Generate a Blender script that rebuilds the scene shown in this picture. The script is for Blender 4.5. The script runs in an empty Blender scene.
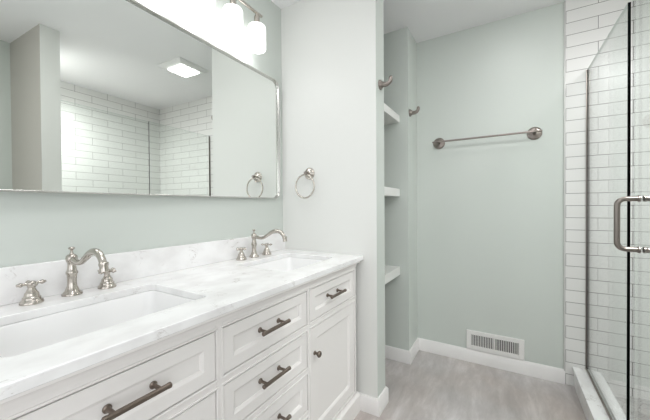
import bpy, bmesh, math, random
from mathutils import Vector, Matrix
C = bpy.context.scene.collection
SC = bpy.context.scene
PI = math.pi

# ------------------------------------------------------------------ camera
W, H = 650, 420
F_PX = 300.92
yaw, pitch, roll = map(math.radians, (30.9417, 0.5562, -0.3855))
fw = Vector((-math.sin(yaw)*math.cos(pitch), math.cos(yaw)*math.cos(pitch), -math.sin(pitch)))
rt = Vector((math.cos(yaw), math.sin(yaw), 0)); up = rt.cross(fw)
r2 = rt*math.cos(roll) + up*math.sin(roll); u2 = up*math.cos(roll) - rt*math.sin(roll)
cam = bpy.data.cameras.new('camera'); cam.sensor_width = 36; cam.sensor_fit = 'HORIZONTAL'
cam.lens = F_PX/W*36; cam.shift_y = (208.61-210)/W; cam.clip_start = 0.02
co = bpy.data.objects.new('camera', cam); C.objects.link(co)
m = Matrix((( r2.x, u2.x, -fw.x, 1.2401), (r2.y, u2.y, -fw.y, 0.0), (r2.z, u2.z, -fw.z, 1.1373), (0, 0, 0, 1)))
co.matrix_world = m
SC.camera = co

# ------------------------------------------------------------------ world, lights, exposure
wd = bpy.data.worlds.new('sky'); SC.world = wd; wd.use_nodes = True
bg = wd.node_tree.nodes['Background']; bg.inputs[0].default_value = (0.85, 0.93, 1.0, 1); bg.inputs[1].default_value = 0.63
ZC_ = 2.4061
SHADE_E = 2.1        # vanity lamp glass
LENS_E = 24.0        # fan light lens
def area(name, loc, rot, sx, sy, power, col=(1, 1, 1)):
    l = bpy.data.lights.new(name, 'AREA'); l.shape = 'RECTANGLE'; l.size = sx; l.size_y = sy; l.energy = power; l.color = col
    o = bpy.data.objects.new(name, l); C.objects.link(o); o.location = loc; o.rotation_euler = rot
    return o
area('added_side_fill', (2.2, -0.75, 1.2), (0, PI/2, 0), 1.7, 1.6, 17, (0.99, 0.98, 1.0))  # fill lamp outside the added side window, brightens the cabinet fronts
area('added_front_fill', (1.0, -1.83, 1.3), (PI/2, 0, 0), 1.5, 1.5, 9.5, (0.985, 0.98, 1.0))  # unseen lamp added at the front opening to lift the back wall
area('added_ceiling_fill', (0.95, 0.3, ZC_-0.02), (0, 0, 0), 0.5, 0.5, 6.0, (0.99, 0.98, 1.0))  # lamp added out of view for general brightness, no fixture modelled
area('added_vanity_fill', (0.3, 0.6, ZC_-0.015), (0, 0, 0), 0.14, 0.14, 2.0, (0.99, 0.985, 1.0))  # added unseen lamp, strengthens the light from above the vanity
sl = bpy.data.lights.new('added_shower_fill', 'SPOT'); sl.energy = 97; sl.spot_size = math.radians(150); sl.spot_blend = 1.0; sl.shadow_soft_size = 0.07; sl.color = (0.985, 0.985, 1.0)  # spot added out of sight behind the short wall to brighten the tile
so = bpy.data.objects.new('added_shower_fill', sl); C.objects.link(so); so.location = (2.08, 1.06, ZC_-0.03); so.rotation_euler = (math.radians(14), 0, 0)
SC.view_settings.view_transform = 'Standard'; SC.view_settings.look = 'None'
SC.view_settings.exposure = 0.14; SC.view_settings.gamma = 1.0; SC.view_settings.use_curve_mapping = False

# ------------------------------------------------------------------ materials
def lin(c):
    return tuple(((x/255)/12.92 if x/255 <= 0.04045 else (((x/255)+0.055)/1.055)**2.4) for x in c) + (1,)
def mat(name, rgb, rough=0.5, metal=0.0, spec=0.5, emit=None, estr=0):
    mm = bpy.data.materials.new(name); mm.use_nodes = True
    b = mm.node_tree.nodes['Principled BSDF']
    b.inputs['Base Color'].default_value = lin(rgb); b.inputs['Roughness'].default_value = rough
    b.inputs['Metallic'].default_value = metal; b.inputs['Specular IOR Level'].default_value = spec
    if emit: b.inputs['Emission Color'].default_value = lin(emit); b.inputs['Emission Strength'].default_value = estr
    return mm
def nd(mm, t, **kw):
    n = mm.node_tree.nodes.new(t)
    for k, v in kw.items(): setattr(n, k, v)
    return n
def lk(mm, a, b): mm.node_tree.links.new(a, b)
def bsdf(mm): return mm.node_tree.nodes['Principled BSDF']
def ramp(mm, stops, fac):
    r = nd(mm, 'ShaderNodeValToRGB'); e = r.color_ramp.elements
    while len(e) < len(stops): e.new(0.5)
    for el, (p, c) in zip(e, stops): el.position = p; el.color = c
    lk(mm, fac, r.inputs[0]); return r.outputs[0]
def paint(name, rgb, rough=0.45, bump=0.03, spec=0.4):
    mm = mat(name, rgb, rough, spec=spec)
    tc = nd(mm, 'ShaderNodeTexCoord'); n = nd(mm, 'ShaderNodeTexNoise'); n.inputs['Scale'].default_value = 260; n.inputs['Detail'].default_value = 2
    lk(mm, tc.outputs['Object'], n.inputs['Vector'])
    bp = nd(mm, 'ShaderNodeBump'); bp.inputs['Strength'].default_value = bump; bp.inputs['Distance'].default_value = 0.002
    lk(mm, n.outputs['Fac'], bp.inputs['Height']); lk(mm, bp.outputs[0], bsdf(mm).inputs['Normal'])
    return mm
M = {}
M['sage'] = paint('sage_paint', (205, 211, 205), 0.42)
M['white_wall'] = paint('white_wall_paint', (226, 227, 223), 0.38)
M['near_face'] = paint('near_face_grey', (184, 180, 172), 0.45)  # near face of the short shower wall, darker and greyer than its end
M['ceiling'] = paint('ceiling_paint', (243, 243, 243), 0.8)
M['trim'] = paint('trim_paint', (234, 232, 230), 0.35, 0.01)
M['cabinet'] = paint('cabinet_paint', (238, 235, 232), 0.32, 0.01)
M['gap'] = mat('dark_gap', (60, 52, 48), 0.8)
M['nickel'] = mat('brushed_nickel', (190, 184, 176), 0.24, 1.0)
M['dull_nickel'] = mat('satin_nickel', (146, 138, 132), 0.28, 1.0)
M['pewter'] = mat('dark_pewter', (126, 115, 106), 0.36, 1.0)
M['chrome'] = mat('chrome', (205, 205, 205), 0.12, 1.0)
M['porcelain'] = mat('porcelain', (240, 240, 239), 0.15)
M['mirror'] = mat('mirror_silver', (240, 243, 240), 0.0, 1.0)
M['mirror_frame'] = mat('mirror_frame_silver', (205, 204, 200), 0.22, 1.0)
M['vent'] = mat('vent_enamel', (232, 231, 228), 0.35)
M['vent_dark'] = mat('vent_dark_sheet', (40, 38, 36), 0.8)
M['shelf'] = paint('shelf_paint', (228, 229, 225), 0.4, 0.01)
M['shade'] = mat('lamp_glass', (255, 255, 255), 0.3, emit=(254, 253, 254), estr=SHADE_E)
M['lens'] = mat('lens_acrylic', (255, 255, 255), 0.4, emit=(254, 253, 254), estr=LENS_E)
M['fan_white'] = mat('fan_white_plastic', (236, 236, 234), 0.4)
M['dark_edge'] = mat('dark_glass_edge', (8, 8, 8), 0.9, spec=0.05)  # black painted on the glass panel's end faces for their dark look
M['trim_metal'] = mat('tile_edge_metal', (205, 205, 202), 0.35, 0.2)

def quartz():
    mm = mat('white_quartz', (238, 237, 235), 0.16)
    tc = nd(mm, 'ShaderNodeTexCoord')
    mp = nd(mm, 'ShaderNodeMapping'); mp.inputs['Rotation'].default_value = (0.3, 0.5, 0.9); mp.inputs['Scale'].default_value = (1.6, 1, 1.4)
    lk(mm, tc.outputs['Object'], mp.inputs['Vector'])
    w = nd(mm, 'ShaderNodeTexNoise'); w.inputs['Scale'].default_value = 7; w.inputs['Detail'].default_value = 8; w.inputs['Roughness'].default_value = 0.62; w.inputs['Distortion'].default_value = 1.4
    lk(mm, mp.outputs[0], w.inputs['Vector'])
    a = nd(mm, 'ShaderNodeMath', operation='SUBTRACT'); a.inputs[1].default_value = 0.5; lk(mm, w.outputs['Fac'], a.inputs[0])
    b = nd(mm, 'ShaderNodeMath', operation='ABSOLUTE'); lk(mm, a.outputs[0], b.inputs[0])
    vein = ramp(mm, [(0.0, (1, 1, 1, 1)), (0.008, (0.25, 0.25, 0.25, 1)), (0.022, (0, 0, 0, 1))], b.outputs[0])
    p = nd(mm, 'ShaderNodeTexNoise'); p.inputs['Scale'].default_value = 11; p.inputs['Detail'].default_value = 3
    lk(mm, tc.outputs['Object'], p.inputs['Vector'])
    patch = ramp(mm, [(0.55, (0, 0, 0, 1)), (0.68, (0.85, 0.85, 0.85, 1))], p.outputs['Fac'])
    mu = nd(mm, 'ShaderNodeMath', operation='MULTIPLY'); lk(mm, vein, mu.inputs[0]); lk(mm, patch, mu.inputs[1])
    c = nd(mm, 'ShaderNodeTexNoise'); c.inputs['Scale'].default_value = 9; c.inputs['Detail'].default_value = 6; lk(mm, mp.outputs[0], c.inputs['Vector'])
    base = ramp(mm, [(0.35, lin((234, 233, 232))), (0.6, lin((246, 246, 245)))], c.outputs['Fac'])
    mx = nd(mm, 'ShaderNodeMix', data_type='RGBA'); lk(mm, mu.outputs[0], mx.inputs['Factor']); lk(mm, base, mx.inputs['A']); mx.inputs['B'].default_value = lin((150, 138, 128))
    lk(mm, mx.outputs['Result'], bsdf(mm).inputs['Base Color'])
    return mm
M['quartz'] = quartz()

def floor_mat():
    mm = mat('grey_stone_floor', (165, 160, 155), 0.42)
    tc = nd(mm, 'ShaderNodeTexCoord')
    mp = nd(mm, 'ShaderNodeMapping'); mp.inputs['Rotation'].default_value = (0, 0, 0.35); mp.inputs['Scale'].default_value = (5.5, 1.5, 1)
    lk(mm, tc.outputs['Object'], mp.inputs['Vector'])
    n = nd(mm, 'ShaderNodeTexNoise'); n.inputs['Scale'].default_value = 1.9; n.inputs['Detail'].default_value = 10; n.inputs['Roughness'].default_value = 0.68; n.inputs['Distortion'].default_value = 0.25
    lk(mm, mp.outputs[0], n.inputs['Vector'])
    col = ramp(mm, [(0.3, lin((166, 161, 158))), (0.52, lin((187, 182, 180))), (0.7, lin((210, 206, 205)))], n.outputs['Fac'])
    n2 = nd(mm, 'ShaderNodeTexNoise'); n2.inputs['Scale'].default_value = 2.2; n2.inputs['Detail'].default_value = 2
    lk(mm, tc.outputs['Object'], n2.inputs['Vector'])
    warm = ramp(mm, [(0.45, (1, 1, 1, 1)), (0.75, lin((252, 244, 238)))], n2.outputs['Fac'])
    mx = nd(mm, 'ShaderNodeMix', data_type='RGBA', blend_type='MULTIPLY'); mx.inputs['Factor'].default_value = 1
    lk(mm, col, mx.inputs['A']); lk(mm, warm, mx.inputs['B'])
    lk(mm, mx.outputs['Result'], bsdf(mm).inputs['Base Color'])
    return mm
M['floor'] = floor_mat()

ROW = 0.0757; TL = 0.305; Z0 = 2.339 - 31*ROW
def tile_mat(name, axis, off):
    mm = mat(name, (226, 226, 223), 0.28)
    tc = nd(mm, 'ShaderNodeTexCoord'); s = nd(mm, 'ShaderNodeSeparateXYZ'); lk(mm, tc.outputs['Object'], s.inputs[0])
    cb = nd(mm, 'ShaderNodeCombineXYZ')
    ax = nd(mm, 'ShaderNodeMath', operation='SUBTRACT'); lk(mm, s.outputs[axis], ax.inputs[0]); ax.inputs[1].default_value = off
    az = nd(mm, 'ShaderNodeMath', operation='SUBTRACT'); lk(mm, s.outputs[2], az.inputs[0]); az.inputs[1].default_value = Z0
    lk(mm, ax.outputs[0], cb.inputs[0]); lk(mm, az.outputs[0], cb.inputs[1])
    br = nd(mm, 'ShaderNodeTexBrick'); br.offset = 0.5; br.offset_frequency = 2; br.squash = 1.0
    br.inputs['Scale'].default_value = 1; br.inputs['Brick Width'].default_value = TL; br.inputs['Row Height'].default_value = ROW
    br.inputs['Mortar Size'].default_value = 0.0016; br.inputs['Mortar Smooth'].default_value = 0.1; br.inputs['Bias'].default_value = 0
    br.inputs['Color1'].default_value = lin((229, 229, 226)); br.inputs['Color2'].default_value = lin((224, 224, 221)); br.inputs['Mortar'].default_value = lin((126, 124, 120))
    lk(mm, cb.outputs[0], br.inputs['Vector']); lk(mm, br.outputs['Color'], bsdf(mm).inputs['Base Color'])
    inv = nd(mm, 'ShaderNodeMath', operation='SUBTRACT'); inv.inputs[0].default_value = 1; lk(mm, br.outputs['Fac'], inv.inputs[1])
    bp = nd(mm, 'ShaderNodeBump'); bp.inputs['Strength'].default_value = 0.4; bp.inputs['Distance'].default_value = 0.002
    lk(mm, inv.outputs[0], bp.inputs['Height']); lk(mm, bp.outputs[0], bsdf(mm).inputs['Normal'])
    return mm
M['tile_x'] = tile_mat('shower_tile_across', 0, 1.718)
M['tile_y'] = tile_mat('shower_tile_along', 1, 2.3961)

def pan_mat():
    mm = mat('shower_floor_mosaic', (190, 189, 186), 0.35)
    tc = nd(mm, 'ShaderNodeTexCoord')
    v = nd(mm, 'ShaderNodeTexVoronoi', feature='DISTANCE_TO_EDGE'); v.inputs['Scale'].default_value = 22; lk(mm, tc.outputs['Object'], v.inputs['Vector'])
    n = nd(mm, 'ShaderNodeTexNoise'); n.inputs['Scale'].default_value = 8; n.inputs['Detail'].default_value = 4; lk(mm, tc.outputs['Object'], n.inputs['Vector'])
    c = ramp(mm, [(0.35, lin((165, 164, 161))), (0.65, lin((206, 205, 202)))], n.outputs['Fac'])
    g = ramp(mm, [(0.02, lin((200, 198, 194))), (0.05, (1, 1, 1, 1))], v.outputs['Distance'])
    mx = nd(mm, 'ShaderNodeMix', data_type='RGBA', blend_type='MULTIPLY'); mx.inputs['Factor'].default_value = 1
    lk(mm, c, mx.inputs['A']); lk(mm, g, mx.inputs['B']); lk(mm, mx.outputs['Result'], bsdf(mm).inputs['Base Color'])
    return mm
M['pan'] = pan_mat()

def glass_mat(name='clear_glass', tint=(0.975, 0.99, 0.982, 1)):
    mm = bpy.data.materials.new(name); mm.use_nodes = True; nt = mm.node_tree; nt.nodes.clear()
    out = nt.nodes.new('ShaderNodeOutputMaterial'); mix = nt.nodes.new('ShaderNodeMixShader')
    tr = nt.nodes.new('ShaderNodeBsdfTransparent'); tr.inputs[0].default_value = tint
    gl = nt.nodes.new('ShaderNodeBsdfGlossy'); gl.inputs['Roughness'].default_value = 0.0
    fr = nt.nodes.new('ShaderNodeFresnel'); ge = nt.nodes.new('ShaderNodeNewGeometry')
    mr = nt.nodes.new('ShaderNodeMapRange'); mr.inputs['To Min'].default_value = 1.5; mr.inputs['To Max'].default_value = 1/1.5
    nt.links.new(ge.outputs['Backfacing'], mr.inputs['Value']); nt.links.new(mr.outputs[0], fr.inputs['IOR'])
    nt.links.new(fr.outputs[0], mix.inputs[0]); nt.links.new(tr.outputs[0], mix.inputs[1]); nt.links.new(gl.outputs[0], mix.inputs[2])
    nt.links.new(mix.outputs[0], out.inputs[0]); return mm
M['glass'] = glass_mat()
M['glass_edge'] = mat('polished_glass_edge', (214, 222, 217), 0.2)

# ------------------------------------------------------------------ mesh helpers
def nb(): return bmesh.new()
def box(bm, x0, x1, y0, y1, z0, z1, mi=0):
    vs = [bm.verts.new(p) for p in ((x0,y0,z0),(x1,y0,z0),(x1,y1,z0),(x0,y1,z0),(x0,y0,z1),(x1,y0,z1),(x1,y1,z1),(x0,y1,z1))]
    for f in ((3,2,1,0),(4,5,6,7),(0,1,5,4),(1,2,6,5),(2,3,7,6),(3,0,4,7)):
        bm.faces.new([vs[i] for i in f]).material_index = mi
    return vs
def lathe(bm, prof, mx=None, n=32, mi=0):
    """prof: (radius, height) list turned about local z, then moved by mx"""
    mx = mx or Matrix.Identity(4); rings = []
    for r, z in prof:
        if r < 1e-6: rings.append([bm.verts.new(mx @ Vector((0, 0, z)))])
        else: rings.append([bm.verts.new(mx @ Vector((r*math.cos(2*PI*i/n), r*math.sin(2*PI*i/n), z))) for i in range(n)])
    for a, b in zip(rings, rings[1:]):
        for i in range(n):
            j = (i+1) % n
            if len(a) == 1 and len(b) > 1: f = bm.faces.new((a[0], b[j], b[i]))
            elif len(b) == 1 and len(a) > 1: f = bm.faces.new((a[i], a[j], b[0]))
            elif len(a) > 1: f = bm.faces.new((a[i], a[j], b[j], b[i]))
            else: continue
            f.material_index = mi
    for ring, fl in ((rings[0], True), (rings[-1], False)):
        if len(ring) > 1: bm.faces.new(list(reversed(ring)) if fl else ring).material_index = mi
def smooth_path(pts, k=8):
    P = [Vector(p) for p in pts]; P = [2*P[0]-P[1]] + P + [2*P[-1]-P[-2]]; out = []
    for i in range(1, len(P)-2):
        for s in range(k):
            t = s/k; a, b, c, d = P[i-1], P[i], P[i+1], P[i+2]
            out.append(0.5*((2*b)+(c-a)*t+(2*a-5*b+4*c-d)*t*t+(3*b-a-3*c+d)*t**3))
    out.append(P[-2]); return out
def tube(bm, pts, rad, n=16, closed=False, cap=True):
    P = [Vector(p) for p in pts]; N = len(P)
    R = rad if isinstance(rad, (list, tuple)) else [rad]*N
    if len(R) != N: R = [R[0]+(R[-1]-R[0])*i/(N-1) for i in range(N)] if len(R) == 2 else [R[min(int(i/(N-1)*(len(R)-1)), len(R)-2)] + (R[min(int(i/(N-1)*(len(R)-1)), len(R)-2)+1]-R[min(int(i/(N-1)*(len(R)-1)), len(R)-2)])*((i/(N-1)*(len(R)-1)) - min(int(i/(N-1)*(len(R)-1)), len(R)-2)) for i in range(N)]
    rings = []; nrm = None
    for i in range(N):
        t = (P[(i+1) % N]-P[i-1]) if closed else (P[min(i+1, N-1)]-P[max(i-1, 0)])
        t.normalize()
        if nrm is None:
            a = Vector((0, 0, 1)) if abs(t.z) < 0.9 else Vector((0, 1, 0)); nrm = (a - a.dot(t)*t).normalized()
        else: nrm = (nrm - nrm.dot(t)*t).normalized()
        b = t.cross(nrm)
        rings.append([bm.verts.new(P[i] + R[i]*(nrm*math.cos(2*PI*k/n)+b*math.sin(2*PI*k/n))) for k in range(n)])
    for i in range(N if closed else N-1):
        a, b = rings[i], rings[(i+1) % N]
        for k in range(n): bm.faces.new((a[k], a[(k+1) % n], b[(k+1) % n], b[k]))
    if cap and not closed: bm.faces.new(list(reversed(rings[0]))); bm.faces.new(rings[-1])
def obj(name, bm, mm, parent=None, bevel=0, smooth=35, seg=2):
    bmesh.ops.recalc_face_normals(bm, faces=bm.faces)
    me = bpy.data.meshes.new(name); bm.to_mesh(me); bm.free()
    for q in (mm if isinstance(mm, (list, tuple)) else [mm]): me.materials.append(q)
    for p in me.polygons: p.use_smooth = True
    me.set_sharp_from_angle(angle=math.radians(smooth))
    o = bpy.data.objects.new(name, me); C.objects.link(o)
    if parent is not None: o.parent = parent
    if bevel:
        b = o.modifiers.new('bevel', 'BEVEL'); b.width = bevel; b.segments = seg; b.limit_method = 'ANGLE'; b.angle_limit = math.radians(40)
    return o
def tag(o, label, cat, group=None):
    o['label'] = label; o['category'] = cat
    if group: o['group'] = group
    return o
def thing(name, label, cat, loc=(0, 0, 0), group=None):
    o = bpy.data.objects.new(name, None); C.objects.link(o); o.location = loc; o.empty_display_size = 0.05
    return tag(o, label, cat, group)
def struct(name, bm, mm, parent=None, bevel=0):
    o = obj(name, bm, mm, parent, bevel)
    if parent is None: o['kind'] = 'structure'
    return o
def AX(loc, d):
    """matrix whose local z points along d, at loc"""
    return Matrix.Translation(loc) @ Vector(d).to_track_quat('Z', 'Y').to_matrix().to_4x4()

# ------------------------------------------------------------------ room dimensions
YP, YP2, YN, YB = 1.5345, 1.6578, 2.1545, 2.4061
XE, XT, XS, ZC = 0.6446, 1.5638, 2.5963, 2.4061
YS0, YS1, XSW = 0.857, 0.968, 1.556         # short wall closing the shower on the near side
YF = -1.7; XR = 2.08; HB, BT = 0.0897, 0.014
XG, YG, ZG = 1.6704, 1.6841, 1.951          # shower glass
T = 0.1
bm = nb(); box(bm, -T, 2.7, YF-T, YB+T, -0.1, 0); struct('floor', bm, M['floor'])
bm = nb(); box(bm, -T, 2.7, YF-T, YB+T, ZC, ZC+0.1); struct('ceiling', bm, M['ceiling'])
bm = nb(); box(bm, -T, 0, YF-T, YB+T, 0, ZC); struct('wall_left', bm, M['sage'])
# partition: white on the vanity face, sage on its end and back
bm = nb(); box(bm, 0, XE, YP, YP2, 0, ZC)
for f in bm.faces:
    f.normal_update()
    f.material_index = 1 if f.calc_center_median().y < YP+1e-4 else 0
struct('wall_partition', bm, [M['sage'], M['white_wall']])
bm = nb(); box(bm, 0, XE, YN, YB, 0, ZC); struct('wall_niche', bm, M['sage'])
bm = nb(); box(bm, 0, XT, YB, YB+T, 0, ZC); struct('wall_back', bm, M['sage'])
bm = nb(); box(bm, XT, XS+T, YB-0.008, YB+T, 0, ZC); struct('wall_shower_back', bm, M['tile_x'])
bm = nb(); box(bm, XS, XS+T, YS1, YB-0.008, 0, ZC); struct('wall_shower_right', bm, M['tile_y'])
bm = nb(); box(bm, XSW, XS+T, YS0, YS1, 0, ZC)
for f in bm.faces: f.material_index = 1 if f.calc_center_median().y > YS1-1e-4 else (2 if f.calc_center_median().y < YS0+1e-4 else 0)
struct('wall_shower_near', bm, [M['white_wall'], M['tile_x'], M['near_face']])
wy0, wy1, wz0, wz1 = -1.55, 0.05, 0.35, 2.05      # added side window, unseen behind the camera's right shoulder, lets fill light in
bm = nb(); box(bm, XR, XR+T, YF-T, wy0, 0, ZC); box(bm, XR, XR+T, wy1, YS0, 0, ZC); box(bm, XR, XR+T, wy0, wy1, 0, wz0); box(bm, XR, XR+T, wy0, wy1, wz1, ZC)
struct('wall_right', bm, M['sage'])
fx0, fx1, fz0, fz1 = 0.25, 1.75, 0.55, 2.05  # opening of an unseen front window, added to admit fill light
bm = nb(); box(bm, 0, fx0, YF-T, YF, 0, ZC); box(bm, fx1, XR, YF-T, YF, 0, ZC); box(bm, fx0, fx1, YF-T, YF, 0, fz0); box(bm, fx0, fx1, YF-T, YF, fz1, ZC)
struct('wall_front', bm, M['white_wall'])
bm = nb()
for a in ((fx0, fx0+.05, fz0, fz1), (fx1-.05, fx1, fz0, fz1), (fx0+.05, fx1-.05, fz0, fz0+.05), (fx0+.05, fx1-.05, fz1-.05, fz1)):
    box(bm, a[0], a[1], YF-0.07, YF-0.02, a[2], a[3])
struct('added_window_2', bm, M['trim'])
bm = nb()
for a in ((wy0, wy0+.05, wz0, wz1), (wy1-.05, wy1, wz0, wz1), (wy0+.05, wy1-.05, wz0, wz0+.05), (wy0+.05, wy1-.05, wz1-.05, wz1), ((wy0+wy1)/2-.02, (wy0+wy1)/2+.02, wz0+.05, wz1-.05)):
    box(bm, XR+0.02, XR+0.07, a[0], a[1], a[2], a[3])
win = struct('added_window_1', bm, M['trim'])

def board(name, pts, h=HB, t=BT):
    """baseboard running along pts (room side to the right of travel), mitred, with a small top chamfer"""
    P = [Vector((x, y, 0)) for x, y in pts]; n = len(P); bm = nb(); secs = []
    for i in range(n):
        ds = []
        if i > 0: ds.append((P[i]-P[i-1]).normalized())
        if i < n-1: ds.append((P[i+1]-P[i]).normalized())
        ns = [Vector((d.y, -d.x, 0)) for d in ds]
        off = ns[0] if len(ns) == 1 else (ns[0]+ns[1])/(1+ns[0].dot(ns[1]))
        q = [(0, 0), (t, 0), (t, h-0.012), (t*0.55, h-0.003), (t*0.45, h), (0, h)]
        secs.append([bm.verts.new(P[i]+off*a+Vector((0, 0, z))) for a, z in q])
    k = 6
    for a, b in zip(secs, secs[1:]):
        for j in range(k): bm.faces.new((a[j], a[(j+1) % k], b[(j+1) % k], b[j]))
    bm.faces.new(secs[0]); bm.faces.new(list(reversed(secs[-1])))
    return struct(name, bm, M['trim'])
board('baseboard_partition', [(0.0, YP), (XE, YP), (XE, YP2), (0.0, YP2)])
board('baseboard_back', [(0.0, YN), (XE, YN), (XE, YB), (XT-0.001, YB)])
bm = nb(); box(bm, XT-0.007, XT+0.001, YB-0.010, YB, 0, ZC); struct('trim_1', bm, M['trim_metal'])

# ------------------------------------------------------------------ shower
bm = nb(); box(bm, 1.735, XS, YS1, YB-0.008, 0.0, 0.02)
tag(obj('shower_floor', bm, M['pan']), 'pale grey mosaic shower floor behind the glass and the curb', 'shower floor')['kind'] = 'structure'
bm = nb(); box(bm, 1.606, 1.727, YS1, YB-0.008, 0, 0.105); box(bm, 1.598, 1.735, YS1, YB-0.008, 0.105, 0.122)
tag(obj('shower_curb', bm, M['quartz'], bevel=0.002), 'low white stone curb on the floor under the shower glass', 'curb')

pan = thing('shower_glass_panel', 'fixed clear glass shower panel standing on the curb against the tiled back wall', 'glass panel', (XG, (YG+YB)/2, 0.122))
ly = lambda y: y-(YG+YB)/2
def glass_box(bm, x0, x1, y0, y1, z0, z1):
    box(bm, x0, x1, y0, y1, z0, z1)
    for f in bm.faces:
        f.normal_update()
        if abs(f.normal.x) < 0.5: f.material_index = 2 if abs(f.normal.y) > 0.5 else 1
bm = nb(); glass_box(bm, -0.005, 0.005, ly(YG), ly(YB-0.012), 0.006, ZG-0.122)
obj('pane', bm, [M['glass'], M['glass_edge'], M['dark_edge']], pan)
bm = nb(); box(bm, -0.009, 0.009, ly(YG), ly(YB-0.0085), 0, 0.004); box(bm, -0.009, -0.0055, ly(YG), ly(YB-0.0085), 0.004, 0.016); box(bm, 0.0055, 0.009, ly(YG), ly(YB-0.0085), 0.004, 0.016)
obj('bottom_channel', bm, M['pewter'], pan)
bm = nb(); box(bm, -0.009, -0.0055, ly(YB-0.0145), ly(YB-0.0085), 0.016, ZG-0.122); box(bm, 0.0055, 0.009, ly(YB-0.0145), ly(YB-0.0085), 0.016, ZG-0.122); box(bm, -0.009, 0.009, ly(YB-0.0115), ly(YB-0.0085), 0.016, ZG-0.122)
obj('wall_channel', bm, M['dull_nickel'], pan)


door = thing('shower_glass_door', 'frameless clear glass shower door with a nickel pull handle and hinges', 'shower door', (XG+0.0115, YS1, 0.135))
d0 = YS1+0.008; d1 = YG-0.0006
bm = nb(); glass_box(bm, -0.005, 0.005, d0-YS1, d1-YS1, 0, ZG-0.135)
obj('pane', bm, [M['glass'], M['glass_edge'], M['glass']], door)
bm = nb(); zc0, zc1 = 0.962-0.135, 1.156-0.135; yh = 1.588-YS1
for s in (-1, 1):
    xo = s*0.058 - (0.0115 if s < 0 else 0); rr = 0.026; path = [(s*0.005, yh, zc0)]
    for i in range(9):
        a = i/8*PI/2; path.append((xo - s*rr + s*rr*math.sin(a), yh, zc0 + rr - rr*math.cos(a)))
    for i in range(9):
        a = i/8*PI/2; path.append((xo - s*rr + s*rr*math.cos(a), yh, zc1 - rr + rr*math.sin(a)))
    path.append((s*0.005, yh, zc1)); tube(bm, path, 0.0095, 20)
    for z in (zc0, zc1): lathe(bm, [(0.0125, 0), (0.0125, 0.006), (0.0105, 0.008)], AX((s*0.005, yh, z), (s, 0, 0)), 24)
obj('pull_handle', bm, M['dull_nickel'], door)
for z in (0.35, 1.72):
    bm = nb(); box(bm, -0.014, 0.014, 0.0002, 0.014, z-0.135-0.032, z-0.135+0.032); box(bm, -0.012, -0.0055, 0.014, 0.045, z-0.135-0.032, z-0.135+0.032); box(bm, 0.0055, 0.012, 0.014, 0.045, z-0.135-0.032, z-0.135+0.032)
    obj('hinge', bm, M['dull_nickel'], door, bevel=0.002)

# ------------------------------------------------------------------ niche shelves
for z0, z1, lab in ((1.735, 1.786, 'topmost white shelf in the niche behind the partition'), (1.2, 1.256, 'middle white shelf in the niche behind the partition'), (0.632, 0.692, 'lowest white shelf in the niche behind the partition')):
    bm = nb(); box(bm, 0.0005, 0.583, YP2+0.0005, YN-0.0005, z0, z1)
    tag(obj('niche_shelf', bm, M['shelf'], bevel=0.002), lab, 'shelf', 'white shelves in the niche')

# ------------------------------------------------------------------ vanity cabinet
XF = 0.536
VY0, VY1 = 0.119, 1.497
van = thing('vanity_cabinet', 'white double vanity cabinet with inset drawers and doors along the left wall', 'vanity cabinet', (0, VY0, 0))
def vb(*a): return (a[0], a[1], a[2]-VY0, a[3]-VY0, a[4], a[5])
bm = nb()
box(bm, *vb(0.0005, 0.012, VY0, VY1, 0.1, 0.8355)); box(bm, *vb(0.012, XF-0.02, VY0, VY0+0.018, 0.1, 0.8355)); box(bm, *vb(0.012, XF-0.02, VY1-0.018, VY1, 0.1, 0.8355))
box(bm, *vb(0.012, XF-0.02, VY0+0.018, VY1-0.018, 0.1, 0.116))
for y in (0.580, 1.036): box(bm, *vb(0.012, XF-0.021, y-0.008, y+0.008, 0.116, 0.675))
obj('carcass', bm, M['cabinet'], van)
cols = [(0.140, 0.568), (0.592, 1.024), (1.047, 1.475)]
rows = {0: [(0.644, 0.786), (0.125, 0.617)], 1: [(0.645, 0.787), (0.467, 0.618), (0.289, 0.440), (0.125, 0.262)], 2: [(0.646, 0.788), (0.125, 0.620)]}
# face frame: one mesh with openings and a fine bead round each opening
ys = sorted([VY0, VY1] + [v for c in cols for v in c])
bm = nb()
for a, b in ((VY0, cols[0][0]), (cols[0][1], cols[1][0]), (cols[1][1], cols[2][0]), (cols[2][1], VY1)): box(bm, *vb(XF-0.02, XF, a, b, 0.1, 0.8355))
for ci, (a, b) in enumerate(cols):
    zs = [0.8355] + [v for r in rows[ci] for v in (r[1], r[0])] + [0.1]
    for i in range(0, len(zs), 2): box(bm, *vb(XF-0.02, XF, a, b, zs[i+1], zs[i]))
    for z0, z1 in rows[ci]:
        w, p = 0.006, 0.0035
        box(bm, *vb(XF-0.001, XF+p, a-w, b+w, z0-w, z0)); box(bm, *vb(XF-0.001, XF+p, a-w, b+w, z1, z1+w))
        box(bm, *vb(XF-0.001, XF+p, a-w, a, z0, z1)); box(bm, *vb(XF-0.001, XF+p, b, b+w, z0, z1))
obj('face_frame', bm, M['cabinet'], van, bevel=0.0015)
bm = nb(); prof = [(XF, 0.802), (XF+0.003, 0.802), (XF+0.0035, 0.806)] + [(XF+0.0265-0.022*math.cos(a*PI/12), 0.808+0.022*math.sin(a*PI/12)) for a in range(7)] + [(XF+0.0265, 0.8355), (XF, 0.8355)]
s0 = [bm.verts.new((x, 0.0, z)) for x, z in prof]; s1 = [bm.verts.new((x, VY1-VY0, z)) for x, z in prof]
for i in range(len(prof)): j = (i+1) % len(prof); bm.faces.new((s0[i], s0[j], s1[j], s1[i]))
bm.faces.new(s0); bm.faces.new(list(reversed(s1)))
obj('cove_moulding', bm, M['cabinet'], van, smooth=40)
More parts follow.
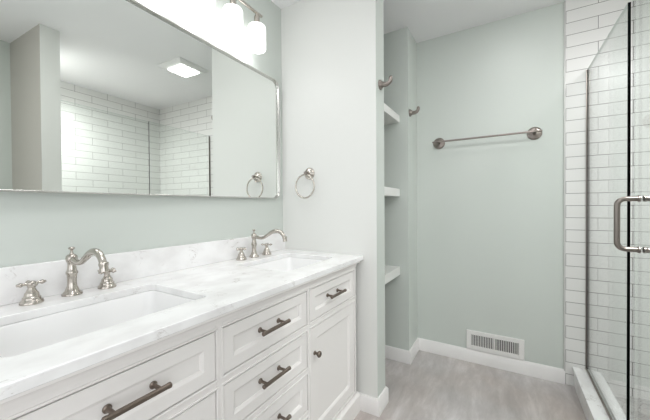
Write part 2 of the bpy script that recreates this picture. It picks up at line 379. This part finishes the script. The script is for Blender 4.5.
def front_panel(bm, a, b, z0, z1, rail):
    """inset front: flat border, sloped inner moulding, recessed centre"""
    a += .003; b -= .003; z0 += .003; z1 -= .004
    def ring(d, x): return [bm.verts.new((x, y-VY0, z)) for y, z in ((a+d, z0+d), (b-d, z0+d), (b-d, z1-d), (a+d, z1-d))]
    R = [ring(0, XF-0.020), ring(0, XF-0.001), ring(0.001, XF), ring(rail, XF), ring(rail+0.003, XF-0.002), ring(rail+0.008, XF-0.005), ring(rail+0.010, XF-0.009)]
    for p, q in zip(R, R[1:]):
        for i in range(4): bm.faces.new((p[i], p[(i+1) % 4], q[(i+1) % 4], q[i]))
    bm.faces.new(R[-1]); bm.faces.new(list(reversed(R[0])))
def pull(parent, y, z):
    bm = nb(); y -= VY0
    L, sp, xb = 0.071, 0.048, XF+0.027
    # faceted bar with small end collars
    lathe(bm, [(0.0050, -L), (0.0072, -L+0.002), (0.0072, -L+0.007), (0.0066, -L+0.009), (0.0066, L-0.009), (0.0072, L-0.007), (0.0072, L-0.002), (0.0050, L)], AX((xb, y, z), (0, 1, 0)), 10)
    for s in (-1, 1):
        lathe(bm, [(0.0090, -0.008), (0.0090, -0.0055), (0.006, -0.003), (0.0048, 0.004), (0.0048, 0.022)], AX((XF, y+s*sp, z), (1, 0, 0)), 20)
    # the posts reach down onto the recessed panel
    return obj('handle', bm, M['pewter'], parent, smooth=25)
def knob(parent, y, z):
    bm = nb(); y -= VY0
    lathe(bm, [(0.009, -0.0085), (0.009, -0.006), (0.0055, -0.003), (0.0055, 0.010), (0.0105, 0.015), (0.0135, 0.019), (0.0135, 0.023), (0.011, 0.0265), (0.0, 0.028)], AX((XF, y, z), (1, 0, 0)), 28)
    return obj('knob', bm, M['pewter'], parent)
pulls_y = [0.347, 0.802, 1.252]
for ci, (a, b) in enumerate(cols):
    for ri, (z0, z1) in enumerate(rows[ci]):
        bm = nb(); isdoor = ci != 1 and ri == 1
        front_panel(bm, a, b, z0, z1, 0.052 if isdoor else 0.036)
        fr = obj('door' if isdoor else 'drawer', bm, M['cabinet'], van, smooth=20)
        if isdoor:
            bm2 = nb(); lathe(bm2, [(0.009, -0.001), (0.009, 0.002), (0.0055, 0.005), (0.0055, 0.014), (0.0105, 0.018), (0.0135, 0.022), (0.0135, 0.026), (0.011, 0.0295), (0.0, 0.031)], AX((XF, (1.079 if ci == 2 else 0.536)-VY0, 0.505), (1, 0, 0)), 28)
            obj('knob', bm2, M['pewter'], fr)
        else: pull(fr, pulls_y[ci], (z0+z1)/2 + 0.003)
# plinth with a cove top and an arched cut between its feet
bm = nb(); pts = [(VY0, 0), (VY0+0.15, 0)]
pts += [(VY0+0.16, 0.028), (VY0+0.19, 0.045), (1.345, 0.045), (1.372, 0.028), (1.382, 0.0), (YP-BT-0.0008, 0), (YP-BT-0.0008, 0.088), (VY0, 0.088)]
fv = [bm.verts.new((0.549, y-VY0, z)) for y, z in pts]; bv = [bm.verts.new((0.520, y-VY0, z)) for y, z in pts]
bm.faces.new(fv); bm.faces.new(list(reversed(bv)))
for i in range(len(pts)): bm.faces.new((fv[i], bv[i], bv[(i+1) % len(pts)], fv[(i+1) % len(pts)]))
a0, b0 = 0, YP-BT-0.0008-VY0
prof = [(0.520, 0.088), (0.549, 0.088), (0.546, 0.093), (0.541, 0.096), (0.538, 0.1015), (0.520, 0.1015)]
s0 = [bm.verts.new((x, a0, z)) for x, z in prof]; s1 = [bm.verts.new((x, b0, z)) for x, z in prof]
for i in range(len(prof)): j = (i+1) % len(prof); bm.faces.new((s0[i], s0[j], s1[j], s1[i]))
bm.faces.new(s0); bm.faces.new(list(reversed(s1)))
obj('plinth', bm, M['cabinet'], van, smooth=25)
bm = nb(); box(bm, *vb(0.0005, 0.519, VY0, VY0+0.018, 0, 0.0995)); box(bm, *vb(0.0005, 0.519, VY1-0.018, VY1, 0, 0.0995)); box(bm, *vb(0.40, 0.415, VY0+0.018, VY1-0.018, 0, 0.0995))
obj('base_frame', bm, M['cabinet'], van)

# ------------------------------------------------------------------ countertop with two sink openings
ZT, CT = 0.86, 0.024
SINKS = [(0.142, 0.451, 0.168, 0.611), (0.142, 0.452, 1.003, 1.409)]
def rrect(x0, x1, y0, y1, r, n=6):
    out = []
    for cx, cy, a0 in ((x1-r, y1-r, 0), (x0+r, y1-r, PI/2), (x0+r, y0+r, PI), (x1-r, y0+r, 3*PI/2)):
        for i in range(n+1): a = a0+i/n*PI/2; out.append((cx+r*math.cos(a), cy+r*math.sin(a)))
    return out
bm = nb(); edges = []
for loop in [[(0.0005, 0.06), (0.5668, 0.06), (0.5668, YP-0.0005), (0.0005, YP-0.0005)]] + [rrect(*s, 0.022) for s in SINKS]:
    vs = [bm.verts.new((x, y, ZT)) for x, y in loop]
    edges += [bm.edges.new((vs[i], vs[(i+1) % len(vs)])) for i in range(len(vs))]
bmesh.ops.triangle_fill(bm, edges=edges, use_beauty=True)
r = bmesh.ops.extrude_face_region(bm, geom=list(bm.faces))
bmesh.ops.translate(bm, verts=[v for v in r['geom'] if isinstance(v, bmesh.types.BMVert)], vec=(0, 0, -CT))
tag(obj('countertop', bm, M['quartz'], bevel=0.0025, smooth=30), 'white veined quartz countertop with two rectangular sink openings on the vanity', 'countertop')
bm = nb(); box(bm, 0.0005, 0.02, 0.06, YP-0.0005, ZT+0.0003, 0.9674)
tag(obj('backsplash', bm, M['quartz'], bevel=0.0015), 'low white veined quartz backsplash standing on the countertop along the wall', 'backsplash')

def sink(x0, x1, y0, y1, label):
    root = thing('undermount_sink', label, 'sink', ((x0+x1)/2, (y0+y1)/2, ZT-CT), 'undermount sinks')
    cx, cy = (x0+x1)/2, (y0+y1)/2; bm = nb(); rings = []
    def ring(ins, z, r): return [bm.verts.new((x-cx, y-cy, z)) for x, y in rrect(x0+ins, x1-ins, y0+ins, y1-ins, r, 6)]
    e = 0.0004
    for ins, z, r in ((-0.02, -0.0005, 0.04), (e, -0.0005, 0.027), (e+0.003, -0.004, 0.026), (e+0.014, -0.045, 0.030), (e+0.032, -0.088, 0.036), (e+0.052, -0.112, 0.04), (e+0.085, -0.125, 0.05), (0.125, -0.134, 0.02)):
        rings.append(ring(ins, z, r))
    for ins, z, r in ((0.125, -0.146, 0.02), (e+0.05, -0.142, 0.05), (e+0.02, -0.135, 0.04), (e+0.004, -0.11, 0.04), (-0.004, -0.02, 0.04), (-0.02, -0.012, 0.04)):
        rings.append(ring(ins, z, r))
    N = len(rings[0])
    for a, b in zip(rings, rings[1:] + rings[:1]):
        if a is rings[7]: continue
        for i in range(N): bm.faces.new((a[i], a[(i+1) % N], b[(i+1) % N], b[i]))
    bm.faces.new(rings[7]); bm.faces.new(rings[8])
    obj('basin', bm, M['porcelain'], root, smooth=50)
    bm = nb(); lathe(bm, [(0.022, -0.1338), (0.022, -0.1315), (0.018, -0.1305), (0.012, -0.132), (0, -0.132)], None, 28)
    obj('drain', bm, M['nickel'], root)
sink(*SINKS[0], 'white rectangular undermount sink at the near left end of the countertop')
sink(*SINKS[1], 'white rectangular undermount sink at the far end beside the partition wall')

# ------------------------------------------------------------------ faucets
def faucet(y, label, dx=0.0):
    root = thing('faucet', label, 'faucet', (0.0565+dx, y, ZT), 'widespread nickel faucets')
    bm = nb(); k_ = 0.80
    lathe(bm, [(r*k_, z) for r, z in [(0.033, 0.0003), (0.033, 0.004), (0.030, 0.007), (0.027, 0.010), (0.0235, 0.013), (0.0205, 0.020), (0.0165, 0.028), (0.0150, 0.040), (0.0155, 0.055), (0.0165, 0.064), (0.0195, 0.068), (0.0195, 0.073), (0.0165, 0.077), (0.0145, 0.085), (0.0135, 0.096), (0.0145, 0.102), (0.0180, 0.107), (0.0198, 0.115), (0.0180, 0.123), (0.0120, 0.128), (0.0, 0.130)]], None, 36)
    obj('body', bm, M['nickel'], root, smooth=40)
    bm = nb(); pth = smooth_path([(0.0, 0, 0.115), (0.022, 0, 0.110), (0.045, 0, 0.106), (0.070, 0, 0.110), (0.098, 0, 0.124), (0.128, 0, 0.141), (0.158, 0, 0.148), (0.185, 0, 0.143), (0.204, 0, 0.127), (0.212, 0, 0.110)], 6)
    tube(bm, pth, [0.0105, 0.0085, 0.0078, 0.0082, 0.0096, 0.0104, 0.0102, 0.0096, 0.0090], 20)
    lathe(bm, [(0.0098, -0.012), (0.0122, -0.010), (0.0122, -0.004), (0.0106, 0.000), (0.0114, 0.010), (0.0114, 0.014), (0.0080, 0.014), (0.0075, 0.008), (0, 0.008)], AX((0.213, 0, 0.110), (0.12, 0, -1)), 24)
    sp = obj('spout', bm, M['nickel'], root, smooth=40)
    bm = nb(); lathe(bm, [(0.0055, 0.128), (0.0055, 0.132), (0.0038, 0.134), (0.0035, 0.140), (0.0050, 0.143), (0.0082, 0.1455), (0.0090, 0.148), (0.0070, 0.151), (0, 0.152)], None, 24)
    obj('lift_knob', bm, M['nickel'], root)
    for s in (-1, 1):
        bm = nb(); o = (0.004, s*0.0965, 0)
        lathe(bm, [(r*0.78, z) for r, z in [(0.034, 0.0003), (0.0345, 0.004), (0.0325, 0.008), (0.0275, 0.0125), (0.0265, 0.0145), (0.0265, 0.018), (0.0225, 0.021), (0.0205, 0.028), (0.0205, 0.030), (0.0165, 0.034), (0.0120, 0.042), (0.0105, 0.047)]], Matrix.Translation(o), 36)
        hd = obj('handle', bm, M['nickel'], root, smooth=40)
        bm = nb()
        lathe(bm, [(0.0082, 0.046), (0.0098, 0.048), (0.0098, 0.052), (0.0108, 0.0535), (0.0108, 0.0605), (0.0090, 0.063), (0.0060, 0.0645), (0, 0.065)], Matrix.Translation(o), 28)
        for k in range(4):
            a = PI/2*k + 0.2*s + 0.25
            lathe(bm, [(0.0046, 0.006), (0.0040, 0.014), (0.0036, 0.018), (0.0058, 0.022), (0.0064, 0.0245), (0.0054, 0.027), (0.0034, 0.029), (0.0042, 0.0305), (0.0032, 0.0325), (0, 0.0333)], AX((o[0], o[1], 0.0575), (math.cos(a), math.sin(a), 0)), 16)
        obj('cross_grip', bm, M['nickel'], hd, smooth=40)
    return root
faucet(0.405, 'brushed nickel faucet with two cross handles behind the near left sink')
faucet(1.206, 'brushed nickel faucet with two cross handles behind the far sink by the partition', 0.008)

# ------------------------------------------------------------------ mirror (hangs very slightly out of square with the wall)
MT = 0.0244
mir = thing('wall_mirror', 'large frameless looking mirror with thin silver rim and rounded corners above the vanity', 'mirror', (0.017, 1.0, 1.1825))
mir['label'] = 'large wall mirror with a thin silver rim and rounded corners above the vanity'
mir.rotation_euler = (0, 0, MT)
y0, y1, z0, z1 = 0.128-1, 1.4884-1, 0, 0.7383
def loop(ins, r): return rrect(y0+ins, y1-ins, z0+ins, z1-ins, r, 8)
bm = nb(); q = [bm.verts.new((0.0, a, b)) for a, b in loop(0.004, 0.041)]; q2 = [bm.verts.new((-0.003, a, b)) for a, b in loop(0.004, 0.041)]
bm.faces.new(q); bm.faces.new(list(reversed(q2)))
for i in range(len(q)): bm.faces.new((q[i], q2[i], q2[(i+1) % len(q)], q[(i+1) % len(q)]))
obj('mirror_glass', bm, M['mirror'], mir, smooth=20)
bm = nb(); rings = [[bm.verts.new((x, a, b)) for a, b in loop(i, r)] for i, r, x in ((0, 0.045, -0.004), (0, 0.045, 0.012), (0.001, 0.044, 0.013), (0.005, 0.040, 0.013), (0.006, 0.039, 0.012), (0.006, 0.039, 0.0003), (0.003, 0.042, 0.0003), (0.003, 0.042, -0.004))]
for a, b in zip(rings, rings[1:] + rings[:1]):
    for i in range(len(a)): bm.faces.new((a[i], a[(i+1) % len(a)], b[(i+1) % len(a)], b[i]))
obj('rim', bm, M['mirror_frame'], mir, smooth=50)
# wedge backing that fills the space to the wall
bm = nb(); ring_f = [bm.verts.new((-0.0042, a, b)) for a, b in loop(0.012, 0.033)]
ring_b = []
for a, b in loop(0.012, 0.033):
    # local x that lands on world x = 0.0006
    ring_b.append(bm.verts.new(((0.0006-0.017 + a*math.sin(MT))/math.cos(MT), a, b)))
bm.faces.new(ring_f); bm.faces.new(list(reversed(ring_b)))
for i in range(len(ring_f)): bm.faces.new((ring_f[i], ring_b[i], ring_b[(i+1) % len(ring_f)], ring_f[(i+1) % len(ring_f)]))
obj('backing', bm, M['mirror_frame'], mir, smooth=50)

# ------------------------------------------------------------------ vanity light
SY = [1.239-0.1695*i for i in range(5)]; LX = 0.068
vl = thing('vanity_light', 'nickel bar light with a row of glowing white glass shades above the mirror', 'wall light', (0, SY[2], 2.200))
ls = lambda y: y-SY[2]
bm = nb(); box(bm, 0.0005, 0.016, -0.06, 0.06, -0.035, 0.055)
obj('backplate', bm, M['nickel'], vl, bevel=0.004)
bm = nb(); lathe(bm, [(0.009, 0.015), (0.009, LX)], AX((0, 0, 0), (1, 0, 0)), 20); obj('arm', bm, M['nickel'], vl)
bm = nb(); lathe(bm, [(0.0, ls(SY[-1])-0.045), (0.006, ls(SY[-1])-0.044), (0.008, ls(SY[-1])-0.041), (0.008, ls(SY[0])+0.036), (0.006, ls(SY[0])+0.040), (0.0, ls(SY[0])+0.041)], AX((LX, 0, 0), (0, 1, 0)), 20)
obj('bar', bm, M['nickel'], vl)
for y in SY:
    bm = nb(); lathe(bm, [(0.009, -0.005), (0.009, -0.018), (0.0145, -0.021), (0.0155, -0.026), (0.0155, -0.058), (0.020, -0.060), (0.020, -0.069)], Matrix.Translation((LX, ls(y), 0)), 28); obj('socket', bm, M['nickel'], vl)
    bm = nb(); lathe(bm, [(0.0205, -0.066), (0.034, -0.068), (0.043, -0.073), (0.0475, -0.081), (0.048, -0.088), (0.048, -0.193), (0.0465, -0.200), (0.042, -0.204), (0.039, -0.202), (0.044, -0.193), (0.0445, -0.088), (0.039, -0.078), (0.0205, -0.071)], Matrix.Translation((LX, ls(y), 0)), 40)
    obj('shade', bm, M['shade'], vl, smooth=50)

# ------------------------------------------------------------------ ceiling fan light
fan = thing('fan_light', 'square white bathroom fan light with a glowing lens on the ceiling seen in the mirror', 'ceiling light', (1.283, 1.775, ZC))
bm = nb(); R = []
for hw, z in ((0.155, -0.0003), (0.155, -0.006), (0.148, -0.010), (0.128, -0.024), (0.122, -0.026)):
    R.append([bm.verts.new((x*hw, y*hw, z)) for x, y in ((-1, -1), (1, -1), (1, 1), (-1, 1))])
for a, b in zip(R, R[1:]):
    for i in range(4): bm.faces.new((a[i], a[(i+1) % 4], b[(i+1) % 4], b[i]))
bm.faces.new(R[0]); bm.faces.new(R[-1])
obj('grille', bm, M['fan_white'], fan, smooth=15)
bm = nb(); R = []
for hw, z in ((0.092, -0.0265), (0.092, -0.030), (0.088, -0.034)):
    R.append([bm.verts.new((x*hw, y*hw, z)) for x, y in ((-1, -1), (1, -1), (1, 1), (-1, 1))])
for a, b in zip(R, R[1:]):
    for i in range(4): bm.faces.new((a[i], a[(i+1) % 4], b[(i+1) % 4], b[i]))
bm.faces.new(R[0]); bm.faces.new(R[-1])
obj('lens', bm, M['lens'], fan, smooth=15)

# ------------------------------------------------------------------ towel ring, hooks, towel bar
def rosette(bm, loc, d, r=0.034):
    lathe(bm, [(r, 0.0003), (r, 0.004), (r*0.92, 0.0065), (r*0.84, 0.0055), (r*0.78, 0.007), (r*0.45, 0.010), (r*0.26, 0.013), (r*0.22, 0.024)], AX(loc, d), 32)
tr = thing('towel_ring', 'round brushed nickel towel ring on the white partition wall beside the mirror', 'towel ring', (0.213, YP, 1.334))
bm = nb(); rosette(bm, (0, 0, 0), (0, -1, 0), 0.036); obj('backplate', bm, M['nickel'], tr, smooth=12)
bm = nb(); lathe(bm, [(0.008, 0.02), (0.008, 0.032), (0.0105, 0.035), (0.0105, 0.050), (0.008, 0.054), (0, 0.055)], AX((0, 0, 0), (0, -1, 0)), 24)
tube(bm, [(0, -0.043, -0.004), (-0.010, -0.043, -0.008)], 0.0065, 14)
obj('post', bm, M['dull_nickel'], tr)
bm = nb(); tube(bm, [(-0.008+0.067*math.sin(2*PI*i/48), -0.043, -0.079+0.070*math.cos(2*PI*i/48)) for i in range(48)], 0.0050, 14, closed=True)
obj('ring', bm, M['nickel'], tr)

def hook(loc, label):
    h = thing('robe_hook', label, 'hook', loc, 'nickel robe hooks')
    bm = nb(); lathe(bm, [(0.027, 0.0003), (0.027, 0.004), (0.025, 0.008), (0.021, 0.010), (0.019, 0.015), (0.014, 0.019), (0.012, 0.024)], AX((0, 0, 0), (1, 0, 0)), 32); obj('backplate', bm, M['dull_nickel'], h)
    bm = nb(); p = smooth_path([(0.012, 0, 0), (0.026, 0, -0.003), (0.042, 0, -0.002), (0.055, 0, 0.006), (0.061, 0, 0.017), (0.062, 0, 0.027)], 6)
    tube(bm, p, [0.0140, 0.0130, 0.0120, 0.0112, 0.0105], 16)
    lathe(bm, [(0, -0.010), (0.007, -0.007), (0.0105, 0), (0.007, 0.007), (0, 0.010)], AX((0.062, 0, 0.029), (0, 0, 1)), 18)
    obj('arm', bm, M['dull_nickel'], h, smooth=50)
hook((XE, 1.592, 1.803), 'curved nickel robe hook on the end of the partition wall')
hook((XE, 2.197, 1.806), 'curved nickel robe hook on the sage wall past the niche shelves')

tb = thing('towel_bar', 'long brushed nickel towel bar on the sage back wall', 'towel bar', (1.107, YB, 1.602))
for x in (-0.297, 0.297):
    bm = nb(); rosette(bm, (x, 0, 0), (0, -1, 0), 0.042); lathe(bm, [(0.0085, 0.020), (0.0085, 0.055), (0.0098, 0.058), (0.0098, 0.076), (0.006, 0.080), (0, 0.081)], AX((x, 0, 0), (0, -1, 0)), 24)
    obj('bracket', bm, M['dull_nickel'], tb, smooth=12)
bm = nb(); lathe(bm, [(0, -0.334), (0.005, -0.333), (0.0075, -0.328), (0.0065, -0.322), (0.0065, 0.322), (0.0075, 0.328), (0.005, 0.333), (0, 0.334)], AX((0, -0.068, 0), (1, 0, 0)), 20)
obj('bar', bm, M['dull_nickel'], tb)

# ------------------------------------------------------------------ wall vent
vx0, vx1, vz0, vz1 = 0.996, 1.349, 0.0925, 0.230
ve = thing('wall_vent', 'white metal register vent low on the sage back wall above the baseboard', 'vent', ((vx0+vx1)/2, YB, vz0))
cx = (vx0+vx1)/2; hw = (vx1-vx0)/2; hh = vz1-vz0
mx_, mz = 0.032, 0.030; gapc = 0.007
bm = nb(); yf, yb_ = -0.011, -0.0003
def fr_box(a, b, c, d, y_0=yf): box(bm, a, b, y_0, yb_, c, d)
fr_box(-hw, -hw+mx_, 0, hh); fr_box(hw-mx_, hw, 0, hh); fr_box(-hw+mx_, hw-mx_, 0, mz); fr_box(-hw+mx_, hw-mx_, hh-mz, hh); fr_box(-gapc, gapc, mz, hh-mz)
obj('frame', bm, M['vent'], ve, bevel=0.003)
bm = nb(); box(bm, -hw+mx_, hw-mx_, -0.0014, -0.0004, mz, hh-mz); obj('dark_sheet', bm, M['vent_dark'], ve)  # dark sheet over the wall stands in for the shade inside the duct
for a, b in ((-hw+mx_, -gapc), (gapc, hw-mx_)):
    bm = nb(); n = 13; st = (b-a)/n
    for i in range(n):
        x = a+st*(i+0.5); sk = 0.0008 if a < 0 else -0.0008
        vs = [bm.verts.new(p) for p in ((x-0.0021-sk, -0.0105, mz), (x+0.0021-sk, -0.0105, mz), (x+0.0021+sk, -0.0016, mz), (x-0.0021+sk, -0.0016, mz))]
        vt = [bm.verts.new((v.co.x, v.co.y, hh-mz)) for v in vs]
        bm.faces.new(vs); bm.faces.new(list(reversed(vt)))
        for k in range(4): bm.faces.new((vs[k], vt[k], vt[(k+1) % 4], vs[(k+1) % 4]))
    obj('louvers', bm, M['vent'], ve)
